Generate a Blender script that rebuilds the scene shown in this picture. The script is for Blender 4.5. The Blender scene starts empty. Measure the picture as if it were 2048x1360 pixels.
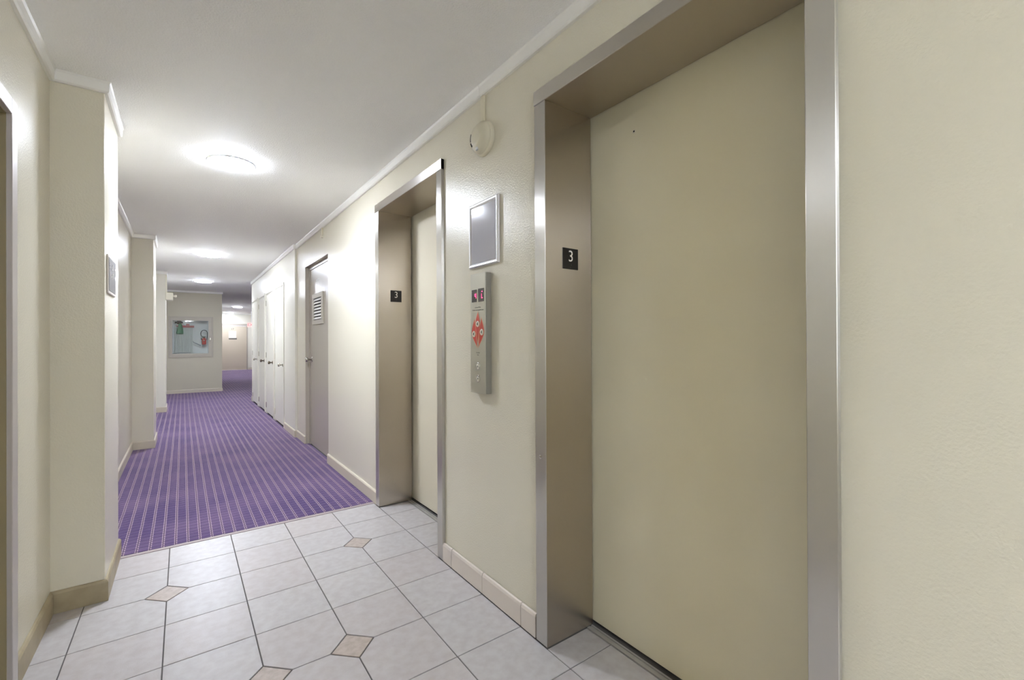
import bpy, bmesh, math, random
from mathutils import Vector, Matrix
random.seed(7)
sc = bpy.context.scene
col = sc.collection

# ------------------------------------------------------------------ camera, world, exposure
F_PX, YAW, PITCH, ROLL, CAM_H = 898.4, 0.63223, 0.00272, -0.00418, 1.2246
cam_d = bpy.data.cameras.new('camera')
cam = bpy.data.objects.new('camera', cam_d); col.objects.link(cam)
cam_d.sensor_width = 36.0
cam_d.lens = F_PX * 36.0 / 2048.0
cam_d.shift_y = -1.0 / 2048.0
cam_d.clip_start = 0.02
_f = Vector((math.sin(YAW)*math.cos(PITCH), math.cos(YAW)*math.cos(PITCH), math.sin(PITCH)))
_r = Vector((math.cos(YAW), -math.sin(YAW), 0)); _u = _r.cross(_f)
_r2 = math.cos(ROLL)*_r + math.sin(ROLL)*_u
_u2 = -math.sin(ROLL)*_r + math.cos(ROLL)*_u
cam.matrix_world = Matrix(((_r2.x, _u2.x, -_f.x, 0), (_r2.y, _u2.y, -_f.y, 0), (_r2.z, _u2.z, -_f.z, CAM_H), (0, 0, 0, 1)))
sc.camera = cam

w = bpy.data.worlds.new('world'); sc.world = w; w.use_nodes = True
w.node_tree.nodes['Background'].inputs[0].default_value = (0.78, 0.9, 1.15, 1)
w.node_tree.nodes['Background'].inputs[1].default_value = 3.0
sc.view_settings.view_transform = 'Standard'; sc.view_settings.look = 'None'
sc.view_settings.gamma = 1.0; sc.view_settings.use_curve_mapping = False
sc.view_settings.exposure = 0.68
sc.cycles.max_bounces = 14; sc.cycles.diffuse_bounces = 10; sc.cycles.glossy_bounces = 6
sc.cycles.caustics_reflective = False; sc.cycles.caustics_refractive = False
sc.cycles.sample_clamp_indirect = 40.0

# light fixtures of the corridor: position on the ceiling and strength of the lamp
CEIL = 2.462
LAMP = 178.0
HALO = 270.0
LIGHTS = [(0.27, 3.60, 0.90), (0.30, 7.60, 0.85), (0.335, 11.0, 0.85), (1.56, 18.45, 0.85), (1.56, 22.1, 0.65),
          (0.25, -1.75, 1.1), (0.25, -4.75, 1.1)]

# ------------------------------------------------------------------ materials
def s2l(c):
    return tuple(((v/255.0)/12.92 if v/255.0 <= 0.04045 else ((v/255.0+0.055)/1.055)**2.4) for v in c) + (1.0,)

def mat(name, rgb, rough=0.5, metal=0.0, spec=0.5):
    m = bpy.data.materials.new(name); m.use_nodes = True
    b = m.node_tree.nodes['Principled BSDF']
    b.inputs['Base Color'].default_value = s2l(rgb)
    b.inputs['Roughness'].default_value = rough
    b.inputs['Metallic'].default_value = metal
    b.inputs['Specular IOR Level'].default_value = spec
    return m

def N(m, t, **kw):
    n = m.node_tree.nodes.new(t)
    for k, v in kw.items():
        setattr(n, k, v)
    return n

def L(m, a, b): m.node_tree.links.new(a, b)

def world_pos(m, scale=(1, 1, 1)):
    g = N(m, 'ShaderNodeNewGeometry'); mp = N(m, 'ShaderNodeMapping')
    mp.inputs['Scale'].default_value = scale
    L(m, g.outputs['Position'], mp.inputs['Vector'])
    return mp.outputs['Vector']

def bump(m, scale, dist, strength=1.0, detail=2.0, vec=None, sc3=(1, 1, 1)):
    b = m.node_tree.nodes['Principled BSDF']
    n = N(m, 'ShaderNodeTexNoise'); n.inputs['Scale'].default_value = scale; n.inputs['Detail'].default_value = detail
    L(m, vec or world_pos(m, sc3), n.inputs['Vector'])
    bp = N(m, 'ShaderNodeBump'); bp.inputs['Distance'].default_value = dist; bp.inputs['Strength'].default_value = strength
    L(m, n.outputs['Fac'], bp.inputs['Height']); L(m, bp.outputs['Normal'], b.inputs['Normal'])
    return n

def mottle(m, rgb1, rgb2, scale, detail=3, lo=0.35, hi=0.65, sc3=(1, 1, 1)):
    b = m.node_tree.nodes['Principled BSDF']
    n = N(m, 'ShaderNodeTexNoise'); n.inputs['Scale'].default_value = scale; n.inputs['Detail'].default_value = detail
    L(m, world_pos(m, sc3), n.inputs['Vector'])
    r = N(m, 'ShaderNodeValToRGB')
    r.color_ramp.elements[0].position = lo; r.color_ramp.elements[0].color = s2l(rgb1)
    r.color_ramp.elements[1].position = hi; r.color_ramp.elements[1].color = s2l(rgb2)
    L(m, n.outputs['Fac'], r.inputs['Fac']); L(m, r.outputs['Color'], b.inputs['Base Color'])
    return m

def brushed(name, rgb, rough, grain, aniso=0.97):
    """brushed metal: highlights smear across the grain (a world axis)"""
    m = mat(name, rgb, rough, 1.0)
    b = m.node_tree.nodes['Principled BSDF']
    b.inputs['Anisotropic'].default_value = aniso
    g = N(m, 'ShaderNodeNewGeometry'); c = N(m, 'ShaderNodeVectorMath', operation='CROSS_PRODUCT')
    c.inputs[1].default_value = grain
    L(m, g.outputs['True Normal'], c.inputs[0]); L(m, c.outputs[0], b.inputs['Tangent'])
    return m

WALL = mat('cream wall paint', (217, 212, 195), 0.27, 0, 0.4); bump(WALL, 150, 0.0022, 0.5, 2)
WALLFAR = mat('pale wall paint', (224, 221, 209), 0.38); bump(WALLFAR, 150, 0.0006, 0.4, 2)  # same cream paint, lightened for the lamp light farther down
ENDWALL = mat('grey end wall paint', (200, 194, 174), 0.5); bump(ENDWALL, 150, 0.0005, 0.4)
CEILM = mat('stippled white ceiling', (246, 246, 245), 0.75, 0, 0.25); bump(CEILM, 130, 0.005, 0.75, 3)
TRIM = mat('white trim paint', (233, 232, 228), 0.42)
BASE = mat('beige skirting paint', (205, 196, 178), 0.42)
BASEL = mat('taupe skirting', (186, 174, 148), 0.45); mottle(BASEL, (154, 141, 113), (172, 160, 132), 9)
CLOSET = mat('off white closet paint', (222, 219, 207), 0.38)
DOORG = mat('taupe gloss door paint', (178, 170, 158), 0.27)
DOORF = mat('beige far door paint', (196, 184, 165), 0.35)
ELEV1 = mat('tan elevator door paint', (198, 186, 148), 0.40); mottle(ELEV1, (230, 221, 193), (235, 227, 200), 2.2, 2)
ELEV2 = mat('cream elevator door paint', (218, 210, 190), 0.35)
STEELV = brushed('brushed steel, vertical grain', (194, 184, 170), 0.27, (0, 0, 1))
STEELH = brushed('brushed steel, grain along the wall', (196, 186, 168), 0.33, (0, 1, 0))
STEELB = brushed('bright steel', (214, 211, 206), 0.36, (0, 0, 1))
STEELBH = brushed('bright steel head', (212, 208, 202), 0.36, (0, 1, 0))
SILLM = mat('grooved aluminium sill', (190, 188, 186), 0.4, 0.6)
CHROME = mat('chrome knob', (196, 192, 184), 0.18, 1.0)
BRASSD = mat('dark knob metal', (120, 108, 92), 0.25, 1.0)
BLACK = mat('black engraved plastic', (16, 13, 12), 0.35)
DARK = mat('painted gap shade', (20, 18, 15), 0.8)  # near-black colour stands in for the shade inside gaps and slots
NUM = mat('white raised numeral', (232, 226, 220), 0.4)
SILVER = mat('satin silver frame', (222, 222, 224), 0.4, 0.45)
PAPER = mat('grey acrylic insert', (180, 180, 190), 0.10, 0, 0.5)
PANEL = brushed('panel steel', (200, 198, 188), 0.45, (0, 0, 1), 0.8)
PANELS = mat('panel side', (158, 156, 148), 0.4, 0.6)
SCREEN = mat('display window', (62, 56, 56), 0.2)
PINK = mat('lit pink segment', (255, 60, 130), 0.4)
_b = PINK.node_tree.nodes['Principled BSDF']; _b.inputs['Emission Color'].default_value = (1.0, 0.06, 0.22, 1); _b.inputs['Emission Strength'].default_value = 2.2
RED = mat('red print', (196, 62, 44), 0.45)
ORANGE = mat('orange print edge', (216, 150, 118), 0.45)
GREYTX = mat('grey print', (96, 94, 88), 0.5)
OFFW = mat('off white plastic', (214, 208, 188), 0.4)
DETM = mat('cream painted detector', (208, 202, 180), 0.42)
ALARMM = mat('ivory plastic', (236, 232, 214), 0.4)
RIM = mat('white lamp rim', (222, 224, 228), 0.4)
SIGNG = mat('grey sign face', (112, 108, 106), 0.55)
SIGNF = mat('pale sign frame', (214, 206, 200), 0.35)
GREEN = mat('green cloth', (16, 118, 78), 0.6)
HOSE = mat('white canvas hose', (214, 218, 214), 0.8); bump(HOSE, 60, 0.002, 0.5)
CABIN = mat('white cabinet lining', (226, 227, 226), 0.6)
CABF = mat('taupe cabinet frame', (188, 181, 166), 0.4)
REDP = mat('red enamel', (172, 24, 40), 0.4)
REDE = mat('extinguisher red', (205, 34, 24), 0.35)
RUBBER = mat('black rubber hose', (26, 26, 32), 0.5)
EXITM = mat('pale exit sign', (240, 196, 190), 0.5)
_b = EXITM.node_tree.nodes['Principled BSDF']; _b.inputs['Emission Color'].default_value = (1, .72, .7, 1); _b.inputs['Emission Strength'].default_value = 0.45
EXITR = mat('red exit letters', (235, 110, 110), 0.5)
_b = EXITR.node_tree.nodes['Principled BSDF']; _b.inputs['Emission Color'].default_value = (1, .35, .36, 1); _b.inputs['Emission Strength'].default_value = 0.5
WHITEP = mat('white paper', (244, 243, 240), 0.6)
GROUT = mat('dark grout', (98, 94, 92), 0.85)
THRESH = mat('threshold strip', (168, 156, 156), 0.5)
TILE = mat('glazed floor tile', (222, 216, 211), 0.34, 0, 0.45); mottle(TILE, (181, 176, 176), (191, 188, 188), 26, 5)
TILE2 = mat('glazed floor tile, warmer', (221, 213, 208), 0.34, 0, 0.45); mottle(TILE2, (181, 174, 173), (190, 185, 185), 24, 5)
for _m in (TILE, TILE2):
    bump(_m, 260, 0.0006, 0.5, 2)
INSET = mat('beige inset tile', (200, 184, 172), 0.36); mottle(INSET, (170, 157, 146), (188, 175, 167), 40, 4)
SKIRT = mat('glazed skirting tile', (214, 204, 194), 0.3)
GLASSM = bpy.data.materials.new('cabinet glass'); GLASSM.use_nodes = True
_nt = GLASSM.node_tree; _nt.nodes.clear()
_o = _nt.nodes.new('ShaderNodeOutputMaterial'); _mx = _nt.nodes.new('ShaderNodeMixShader')
_t = _nt.nodes.new('ShaderNodeBsdfTransparent'); _g = _nt.nodes.new('ShaderNodeBsdfGlossy')
_g.inputs['Roughness'].default_value = 0.03; _t.inputs[0].default_value = (0.93, 0.95, 0.95, 1)
_fr = _nt.nodes.new('ShaderNodeFresnel'); _fr.inputs[0].default_value = 1.5
_nt.links.new(_fr.outputs[0], _mx.inputs[0]); _nt.links.new(_t.outputs[0], _mx.inputs[1]); _nt.links.new(_g.outputs[0], _mx.inputs[2]); _nt.links.new(_mx.outputs[0], _o.inputs[0])

def lamp_mat(name, strength):
    m = mat(name, (255, 255, 255), 0.5)
    b = m.node_tree.nodes['Principled BSDF']
    b.inputs['Emission Color'].default_value = (0.84, 0.90, 1.03, 1); b.inputs['Emission Strength'].default_value = strength
    return m

def carpet_mat():
    m = mat('purple striped carpet', (88, 70, 130), 0.95, 0, 0.15)
    b = m.node_tree.nodes['Principled BSDF']
    g = N(m, 'ShaderNodeNewGeometry'); sp = N(m, 'ShaderNodeSeparateXYZ'); L(m, g.outputs['Position'], sp.inputs[0])
    def M(op, a, b2=None, c=None):
        n = N(m, 'ShaderNodeMath', operation=op)
        for i, v in enumerate((a, b2, c)):
            if v is None: continue
            if isinstance(v, (int, float)): n.inputs[i].default_value = v
            else: L(m, v, n.inputs[i])
        return n.outputs[0]
    P = 0.0613
    nz = N(m, 'ShaderNodeTexNoise'); nz.inputs['Scale'].default_value = 3.0
    L(m, g.outputs['Position'], nz.inputs['Vector'])
    wob = M('MULTIPLY', M('SUBTRACT', nz.outputs['Fac'], 0.5), 0.004)
    x = M('ADD', sp.outputs['X'], wob)
    # distance to the nearest stripe centre
    ph = M('SUBTRACT', M('FRACT', M('ADD', M('DIVIDE', M('ADD', x, 0.222), P), 100.5)), 0.5)
    d = M('MULTIPLY', ph, P)                       # signed metres from the stripe
    ad = M('ABSOLUTE', d)
    band = M('LESS_THAN', M('ABSOLUTE', M('SUBTRACT', ad, 0.0050)), 0.0024)     # the two pale stitch rows
    core = M('LESS_THAN', ad, 0.0024)                                           # dark line between them
    side = M('MULTIPLY', M('SIGN', d), 0.25)
    idx = M('FLOOR', M('ADD', M('DIVIDE', x, P), 0.5))
    dots = M('FRACT', M('ADD', M('ADD', M('DIVIDE', sp.outputs['Y'], 0.034), side), M('MULTIPLY', idx, 0.37)))
    dot = M('GREATER_THAN', M('SINE', M('MULTIPLY', dots, math.pi)), 0.55)
    # cross ribs between stripes, each column of ribs offset from the next
    cell = M('FLOOR', M('ADD', M('DIVIDE', M('ADD', x, 0.222), P), 100.0))
    off = M('FRACT', M('MULTIPLY', M('SINE', M('MULTIPLY', cell, 12.9898)), 43.758))
    ribs = M('ABSOLUTE', M('SUBTRACT', M('FRACT', M('ADD', M('ADD', M('DIVIDE', sp.outputs['Y'], 0.055), off), M('MULTIPLY', nz.outputs['Fac'], 0.8))), 0.5))
    rib = M('MINIMUM', M('MULTIPLY', M('MAXIMUM', M('SUBTRACT', 0.13, ribs), 0.0), 14.0), 1.0)
    n2 = N(m, 'ShaderNodeTexNoise'); n2.inputs['Scale'].default_value = 2.1; n2.inputs['Detail'].default_value = 3
    L(m, g.outputs['Position'], n2.inputs['Vector'])
    n3 = N(m, 'ShaderNodeTexNoise'); n3.inputs['Scale'].default_value = 260; n3.inputs['Detail'].default_value = 3
    L(m, g.outputs['Position'], n3.inputs['Vector'])
    ramp = N(m, 'ShaderNodeValToRGB')
    ramp.color_ramp.elements[0].position = 0.36; ramp.color_ramp.elements[0].color = s2l((58, 42, 94))
    ramp.color_ramp.elements[1].position = 0.66; ramp.color_ramp.elements[1].color = s2l((106, 85, 120))
    L(m, n2.outputs['Fac'], ramp.inputs['Fac'])
    def mix(fac, a, bb):
        n = N(m, 'ShaderNodeMix', data_type='RGBA')
        if isinstance(fac, (int, float)): n.inputs[0].default_value = fac
        else: L(m, fac, n.inputs[0])
        for i, v in ((6, a), (7, bb)):
            if isinstance(v, tuple): n.inputs[i].default_value = v
            else: L(m, v, n.inputs[i])
        return n.outputs[2]
    c = mix(M('MULTIPLY', n3.outputs['Fac'], 0.5), ramp.outputs['Color'], s2l((66, 52, 116)))
    c = mix(M('MULTIPLY', rib, 0.85), c, s2l((50, 36, 84)))
    c = mix(M('MULTIPLY', band, M('ADD', M('MULTIPLY', dot, 0.70), 0.12)), c, s2l((198, 178, 182)))
    c = mix(M('MULTIPLY', core, 0.8), c, s2l((48, 32, 62)))
    L(m, c, b.inputs['Base Color'])
    h = M('SUBTRACT', M('ADD', M('MULTIPLY', n3.outputs['Fac'], 0.6), 0.4), M('MULTIPLY', M('MAXIMUM', rib, core), 0.6))
    bp = N(m, 'ShaderNodeBump'); bp.inputs['Distance'].default_value = 0.003; bp.inputs['Strength'].default_value = 0.7
    L(m, h, bp.inputs['Height']); L(m, bp.outputs['Normal'], b.inputs['Normal'])
    b.inputs['Sheen Weight'].default_value = 0.55; b.inputs['Sheen Roughness'].default_value = 0.45
    b.inputs['Sheen Tint'].default_value = s2l((225, 205, 225))
    return m
CARPET = carpet_mat()

# ------------------------------------------------------------------ geometry helpers
class MB:
    def __init__(s): s.bm = bmesh.new()
    def box(s, x0, x1, y0, y1, z0, z1, bev=0.0, seg=1):
        b = bmesh.new()
        bmesh.ops.create_cube(b, size=1.0)
        for v in b.verts:
            v.co = Vector((x0+(v.co.x+.5)*(x1-x0), y0+(v.co.y+.5)*(y1-y0), z0+(v.co.z+.5)*(z1-z0)))
        if bev > 0:
            bmesh.ops.bevel(b, geom=b.edges[:], offset=bev, segments=seg, affect='EDGES', profile=0.5)
        s._merge(b); return s
    def _merge(s, b, M=None):
        me = bpy.data.meshes.new('tmp'); b.to_mesh(me); b.free()
        if M is not None: me.transform(M)
        s.bm.from_mesh(me); bpy.data.meshes.remove(me)
    def cyl(s, p0, p1, r0, r1=None, n=24, caps=True):
        p0 = Vector(p0); p1 = Vector(p1); r1 = r0 if r1 is None else r1
        b = bmesh.new(); d = p1-p0
        bmesh.ops.create_cone(b, cap_ends=caps, cap_tris=False, segments=n, radius1=r0, radius2=max(r1, 1e-5), depth=d.length)
        q = Vector((0, 0, 1)).rotation_difference(d.normalized()).to_matrix().to_4x4()
        s._merge(b, Matrix.Translation((p0+p1)/2) @ q); return s
    def lathe(s, origin, axis, prof, n=28):
        """prof = [(radius, distance along axis)]"""
        b = bmesh.new(); rings = []
        for r, h in prof:
            if r < 1e-6: rings.append([b.verts.new((0, 0, h))])
            else: rings.append([b.verts.new((r*math.cos(2*math.pi*i/n), r*math.sin(2*math.pi*i/n), h)) for i in range(n)])
        for A, B in zip(rings, rings[1:]):
            for i in range(n):
                j = (i+1) % n
                if len(A) == 1 and len(B) == 1: continue
                if len(A) == 1: b.faces.new((A[0], B[i], B[j]))
                elif len(B) == 1: b.faces.new((A[i], A[j], B[0]))
                else: b.faces.new((A[i], A[j], B[j], B[i]))
        bmesh.ops.recalc_face_normals(b, faces=b.faces[:])
        for f in b.faces: f.smooth = True
        q = Vector((0, 0, 1)).rotation_difference(Vector(axis).normalized()).to_matrix().to_4x4()
        s._merge(b, Matrix.Translation(Vector(origin)) @ q); return s
    def tube(s, pts, r, n=10):
        pts = [Vector(p) for p in pts]
        b = bmesh.new(); rings = []
        prev = None
        for i, p in enumerate(pts):
            t = (pts[min(i+1, len(pts)-1)] - pts[max(i-1, 0)]).normalized()
            if prev is None:
                a = Vector((0, 0, 1)) if abs(t.z) < .9 else Vector((1, 0, 0))
                u = t.cross(a).normalized()
            else:
                u = (prev - t*prev.dot(t)).normalized()
            prev = u; v = t.cross(u)
            rings.append([b.verts.new(p + r*(math.cos(2*math.pi*k/n)*u + math.sin(2*math.pi*k/n)*v)) for k in range(n)])
        for A, B in zip(rings, rings[1:]):
            for k in range(n): b.faces.new((A[k], A[(k+1) % n], B[(k+1) % n], B[k]))
        b.faces.new(rings[0][::-1]); b.faces.new(rings[-1])
        bmesh.ops.recalc_face_normals(b, faces=b.faces[:])
        for f in b.faces: f.smooth = True
        s._merge(b); return s
    def poly(s, pts2, M, depth, cham=0.0):
        """extrude a 2-D outline (counter-clockwise) by depth along +z of M; front edge chamfered"""
        b = bmesh.new(); n = len(pts2)
        def ring(P, z): return [b.verts.new((x, y, z)) for x, y in P]
        if cham > 0:
            cx = sum(p[0] for p in pts2)/n; cy = sum(p[1] for p in pts2)/n
            ins = []
            for i in range(n):
                a, c, e = Vector(pts2[i-1]), Vector(pts2[i]), Vector(pts2[(i+1) % n])
                d1 = (c-a).normalized(); d2 = (e-c).normalized()
                n1 = Vector((-d1.y, d1.x)); n2 = Vector((-d2.y, d2.x)); m_ = (n1+n2).normalized()
                ins.append(tuple(c + m_*(cham/max(.3, m_.dot(n1)))))
            R = [ring(pts2, 0), ring(pts2, depth-cham), ring(ins, depth)]
        else:
            R = [ring(pts2, 0), ring(pts2, depth)]
        for A, B in zip(R, R[1:]):
            for i in range(n): b.faces.new((A[i], A[(i+1) % n], B[(i+1) % n], B[i]))
        b.faces.new(R[0][::-1]); b.faces.new(R[-1])
        s._merge(b, M); return s
    def sweep(s, path, prof):
        """prof = closed outline [(distance into the room, z)], path = 2-D points, room on the left hand"""
        P = [Vector(p) for p in path]; b = bmesh.new(); rings = []
        for i, p in enumerate(P):
            ns = []
            if i > 0: d = (P[i]-P[i-1]).normalized(); ns.append(Vector((-d.y, d.x)))
            if i < len(P)-1: d = (P[i+1]-P[i]).normalized(); ns.append(Vector((-d.y, d.x)))
            m_ = (ns[0]+ns[-1]).normalized(); k = 1/max(.2, m_.dot(ns[0]))
            rings.append([b.verts.new((p.x+m_.x*k*a, p.y+m_.y*k*a, z)) for a, z in prof])
        n = len(prof)
        for A, B in zip(rings, rings[1:]):
            for i in range(n): b.faces.new((A[i], A[(i+1) % n], B[(i+1) % n], B[i]))
        b.faces.new(rings[0]); b.faces.new(rings[-1][::-1])
        bmesh.ops.recalc_face_normals(b, faces=b.faces[:])
        s._merge(b); return s
    def build(s, name, m, parent=None, origin=None):
        me = bpy.data.meshes.new(name)
        if origin is None:
            origin = Vector((0, 0, 0))
        bmesh.ops.translate(s.bm, verts=s.bm.verts[:], vec=-Vector(origin))
        s.bm.to_mesh(me); s.bm.free()
        me.materials.append(m)
        o = bpy.data.objects.new(name, me); col.objects.link(o); o.location = origin
        if parent is not None:
            o.parent = parent
            o.location = Vector(origin) - world_loc(parent)
        return o

def world_loc(o):
    v = Vector(o.location)
    while o.parent: o = o.parent; v += Vector(o.location)
    return v

def tag(o, label=None, cat=None, group=None, kind=None):
    if label: o['label'] = label
    if cat: o['category'] = cat
    if group: o['group'] = group
    if kind: o['kind'] = kind
    return o

def struct(mb, name, m, parent=None):
    o = mb.build(name, m, parent)
    if parent is None: o['kind'] = 'structure'
    return o

def empty(name, loc, label, cat, group=None):
    o = bpy.data.objects.new(name, None); col.objects.link(o); o.location = loc; o.empty_display_size = 0.1
    return tag(o, label, cat, group)

def at(org, xa, ya):
    xa, ya = Vector(xa), Vector(ya); za = xa.cross(ya)
    return Matrix(((xa.x, ya.x, za.x, org[0]), (xa.y, ya.y, za.y, org[1]), (xa.z, ya.z, za.z, org[2]), (0, 0, 0, 1)))
RW = ((0, -1, 0), (0, 0, 1))     # on the right wall, facing -X
JB = ((1, 0, 0), (0, 0, 1))      # on faces looking towards -Y
LW = ((0, 1, 0), (0, 0, 1))      # on the left wall, facing +X

def text(name, s, size, M, m, parent, depth=0.0008, sx=1.0, off=0.0, align='CENTER'):
    cu = bpy.data.curves.new('txt', 'FONT'); cu.body = s; cu.size = size; cu.align_x = align; cu.align_y = 'CENTER'
    cu.extrude = depth; cu.offset = off; cu.resolution_u = 3
    to = bpy.data.objects.new('txt', cu); col.objects.link(to)
    bpy.context.view_layer.update()
    me = bpy.data.meshes.new_from_object(to.evaluated_get(bpy.context.evaluated_depsgraph_get()))
    bpy.data.objects.remove(to); bpy.data.curves.remove(cu)
    me.transform(M @ Matrix.Diagonal((sx, 1, 1, 1))); me.materials.clear(); me.materials.append(m)
    me.name = name
    o = bpy.data.objects.new(name, me); col.objects.link(o)
    if parent is not None: o.parent = parent; me.transform(Matrix.Translation(-world_loc(parent)))
    return o

# ------------------------------------------------------------------ setting: sizes (metres; camera stands at x=0, y=0)
XR, XR2 = 1.180, 1.155           # right wall near / beyond the small jog
JOG, YC = 6.265, 10.72           # y of the jog, y of the right wall's far corner
XL, XL2, XL3 = -0.485, -0.470, -0.455
P1 = (-0.300, 2.870, 3.410); P2 = (-0.273, 6.64, 7.19); P3 = (-0.245, 9.92, 10.47)
YE, XE = 13.30, 0.787            # end wall and its right corner
YF = 22.86                       # far wall
YB = -6.4                        # wall behind the camera
XFR = 2.95                       # right wall of the far hall
CARPET_Y = 3.392

# elevator openings in the right wall (y0, y1 of the clear opening), head height
E1 = (0.437, 1.362); E2 = (2.313, 3.255); EH = 2.185; XD = 1.432
LD = (4.745, 5.792, 2.112)       # opening of the louvred door
TH = 0.30                        # wall thickness

def wall_run(mb, x0, x1, ya, yb, holes, z1=CEIL):
    """wall slab between x0 and x1 running along y, holes = [(y0, y1, z0, z1)]"""
    y = ya
    for (h0, h1, za, zb) in sorted(holes):
        if h0 > y: mb.box(x0, x1, y, h0, 0, z1)
        if zb < z1: mb.box(x0, x1, h0, h1, zb, z1)
        if za > 0: mb.box(x0, x1, h0, h1, 0, za)
        y = h1
    if yb > y: mb.box(x0, x1, y, yb, 0, z1)
    return mb

# closets in the far part of the right wall (front face y0..y1)
CL = [(7.045, 7.800), (7.955, 8.700), (8.870, 9.625), (9.800, 10.555)]
CTOP = 2.035

mb = MB()
wall_run(mb, XR, XR+TH, YB, JOG, [(E1[0]-0.045, E1[1]+0.045, 0, EH+0.045), (E2[0]-0.045, E2[1]+0.045, 0, EH+0.045), (LD[0], LD[1], 0, LD[2])])
struct(mb, 'wall_right', WALL)
mb = MB(); wall_run(mb, XR2, XR2+TH, JOG, YC, [(c0, c1, 0, CTOP) for c0, c1 in CL])
struct(mb, 'wall_right', WALLFAR)
struct(MB().box(XR2+TH, XFR+0.3, YC-0.2, YC, 0, CEIL), 'wall_side', WALLFAR)
struct(MB().box(XFR, XFR+0.3, YC, YF, 0, CEIL), 'wall_right', WALLFAR)
LDR = (1.395, 2.252, 2.01)       # door opening in the left wall, beside the camera
WB = (-5.6, -2.4, 0.80, 2.20)    # unseen window added in the left wall behind the camera, for fill light
mb = MB(); wall_run(mb, XL-0.3, XL, YB, P1[1]+0.2, [(LDR[0], LDR[1], 0, LDR[2]), WB])
struct(mb, 'wall_left', WALL)
mb = MB(); xw = (XL-0.20, XL-0.15)
mb.box(*xw, WB[0], WB[1], WB[2], WB[2]+0.05); mb.box(*xw, WB[0], WB[1], WB[3]-0.05, WB[3])
for q in (WB[0], WB[0]+1.05, WB[0]+2.10, WB[1]-0.05): mb.box(*xw, q, q+0.05, WB[2]+0.05, WB[3]-0.05)
struct(mb, 'fill_window_1', TRIM)  # frame of the added fill window
pl = bpy.data.lights.new('fill_window_portal', 'AREA'); pl.shape = 'RECTANGLE'; pl.size = WB[1]-WB[0]; pl.size_y = WB[3]-WB[2]; pl.cycles.is_portal = True  # guides sky fill through the added window
po = bpy.data.objects.new('fill_window_portal', pl); col.objects.link(po)
po.matrix_world = Matrix.Translation((XL-0.25, (WB[0]+WB[1])/2, (WB[2]+WB[3])/2)) @ Matrix(((0, 0, -1, 0), (1, 0, 0, 0), (0, -1, 0, 0), (0, 0, 0, 1)))
mb = MB(); mb.box(XL2-0.3, XL2, P1[2]-0.3, P2[1]+0.2, 0, CEIL); struct(mb, 'wall_left', WALL)
mb = MB(); mb.box(XL3-0.3, XL3, P2[2]-0.3, P3[1]+0.2, 0, CEIL); struct(mb, 'wall_left', WALLFAR)
mb = MB(); mb.box(XL3-0.3, XL3, P3[2]-0.3, YE, 0, CEIL); struct(mb, 'wall_left', WALLFAR)
for (px, y0, y1), m_ in ((P1, WALL), (P2, WALL), (P3, WALLFAR)):
    o = struct(MB().box(XL-0.15, px, y0, y1, 0, CEIL, 0.004, 2), 'wall_pilaster', m_)
# end wall with the niche of the hose cabinet
CX = (-0.275, 0.600, 0.855, 1.838)          # cabinet outside x0,x1,z0,z1
GX = (-0.205, 0.507, 0.945, 1.742)          # its glass
mb = MB()
mb.box(XL3-0.3, GX[0], YE, YE+0.3, 0, CEIL); mb.box(GX[1], XE, YE, YE+0.3, 0, CEIL)
mb.box(GX[0], GX[1], YE, YE+0.3, 0, GX[2]); mb.box(GX[0], GX[1], YE, YE+0.3, GX[3], CEIL); mb.box(GX[0], GX[1], YE+0.22, YE+0.3, GX[2], GX[3])
struct(mb, 'wall_end', ENDWALL)
struct(MB().box(XE-0.3, XE, YE+0.3, YF, 0, CEIL), 'wall_left', WALLFAR)
FD = (1.345, 2.258, 1.915)                  # far door
mb = MB(); mb.box(XE-0.3, FD[0]-0.05, YF, YF+0.3, 0, CEIL); mb.box(FD[1]+0.05, XFR+0.3, YF, YF+0.3, 0, CEIL); mb.box(FD[0]-0.05, FD[1]+0.05, YF, YF+0.3, FD[2]+0.10, CEIL)
struct(mb, 'wall_far', WALLFAR)
struct(MB().box(XL-0.3, XR+TH, YB-0.2, YB, 0, CEIL), 'wall_back', WALL)
struct(MB().box(XL-0.5, XFR+0.3, YB-0.2, YF+0.3, CEIL, CEIL+0.12), 'ceiling', CEILM)

# floor slab (grout bed) with its tiles as children
G = 0.0045
floor = struct(MB().box(XL-0.3, XFR+0.3, YB-0.2, YF+0.3, -0.12, -0.0035), 'floor', GROUT)
T = 0.3075; X0, Y0 = 1.165, 1.2295
xs = [X0-c*T for c in range(0, 6)] + [XL]
DIAM = [(1, 5), (4, 5), (2, 2), (3, 2)]; HD = 0.084
def near_diam(x, y):
    return any(abs(x-(X0-c*T)) < 1e-4 and abs(y-(Y0+r*T)) < 1e-4 for c, r in DIAM)
def tile_poly(xa, xb, ya, yb):
    g = G/2; pts = []
    for (x, y, dx, dy) in ((xa, ya, 1, 1), (xb, ya, -1, 1), (xb, yb, -1, -1), (xa, yb, 1, -1)):
        if near_diam(x, y):
            k = HD + g*1.4
            a = (x+dx*g, y+dy*(k-g*0)); b = (x+dx*(k-g*0), y+dy*g)
            # keep counter-clockwise order
            if (dx, dy) in ((1, 1), (-1, -1)): pts += [a, b]
            else: pts += [b, a]
        else: pts.append((x+dx*g, y+dy*g))
    return pts
ZM = Matrix.Translation((0, 0, -0.0036))
def tile(xa, xb, ya, yb, name='tile'):
    cx, cy = (xa+xb)/2, (ya+yb)/2
    o = MB().poly(tile_poly(xa, xb, ya, yb), ZM, 0.0036, 0.0009).build(name, random.choice((TILE, TILE, TILE2)), floor, (cx, cy, 0))
    return o
rows = [Y0+r*T for r in range(-7, 7)] + [CARPET_Y-0.030]
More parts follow.
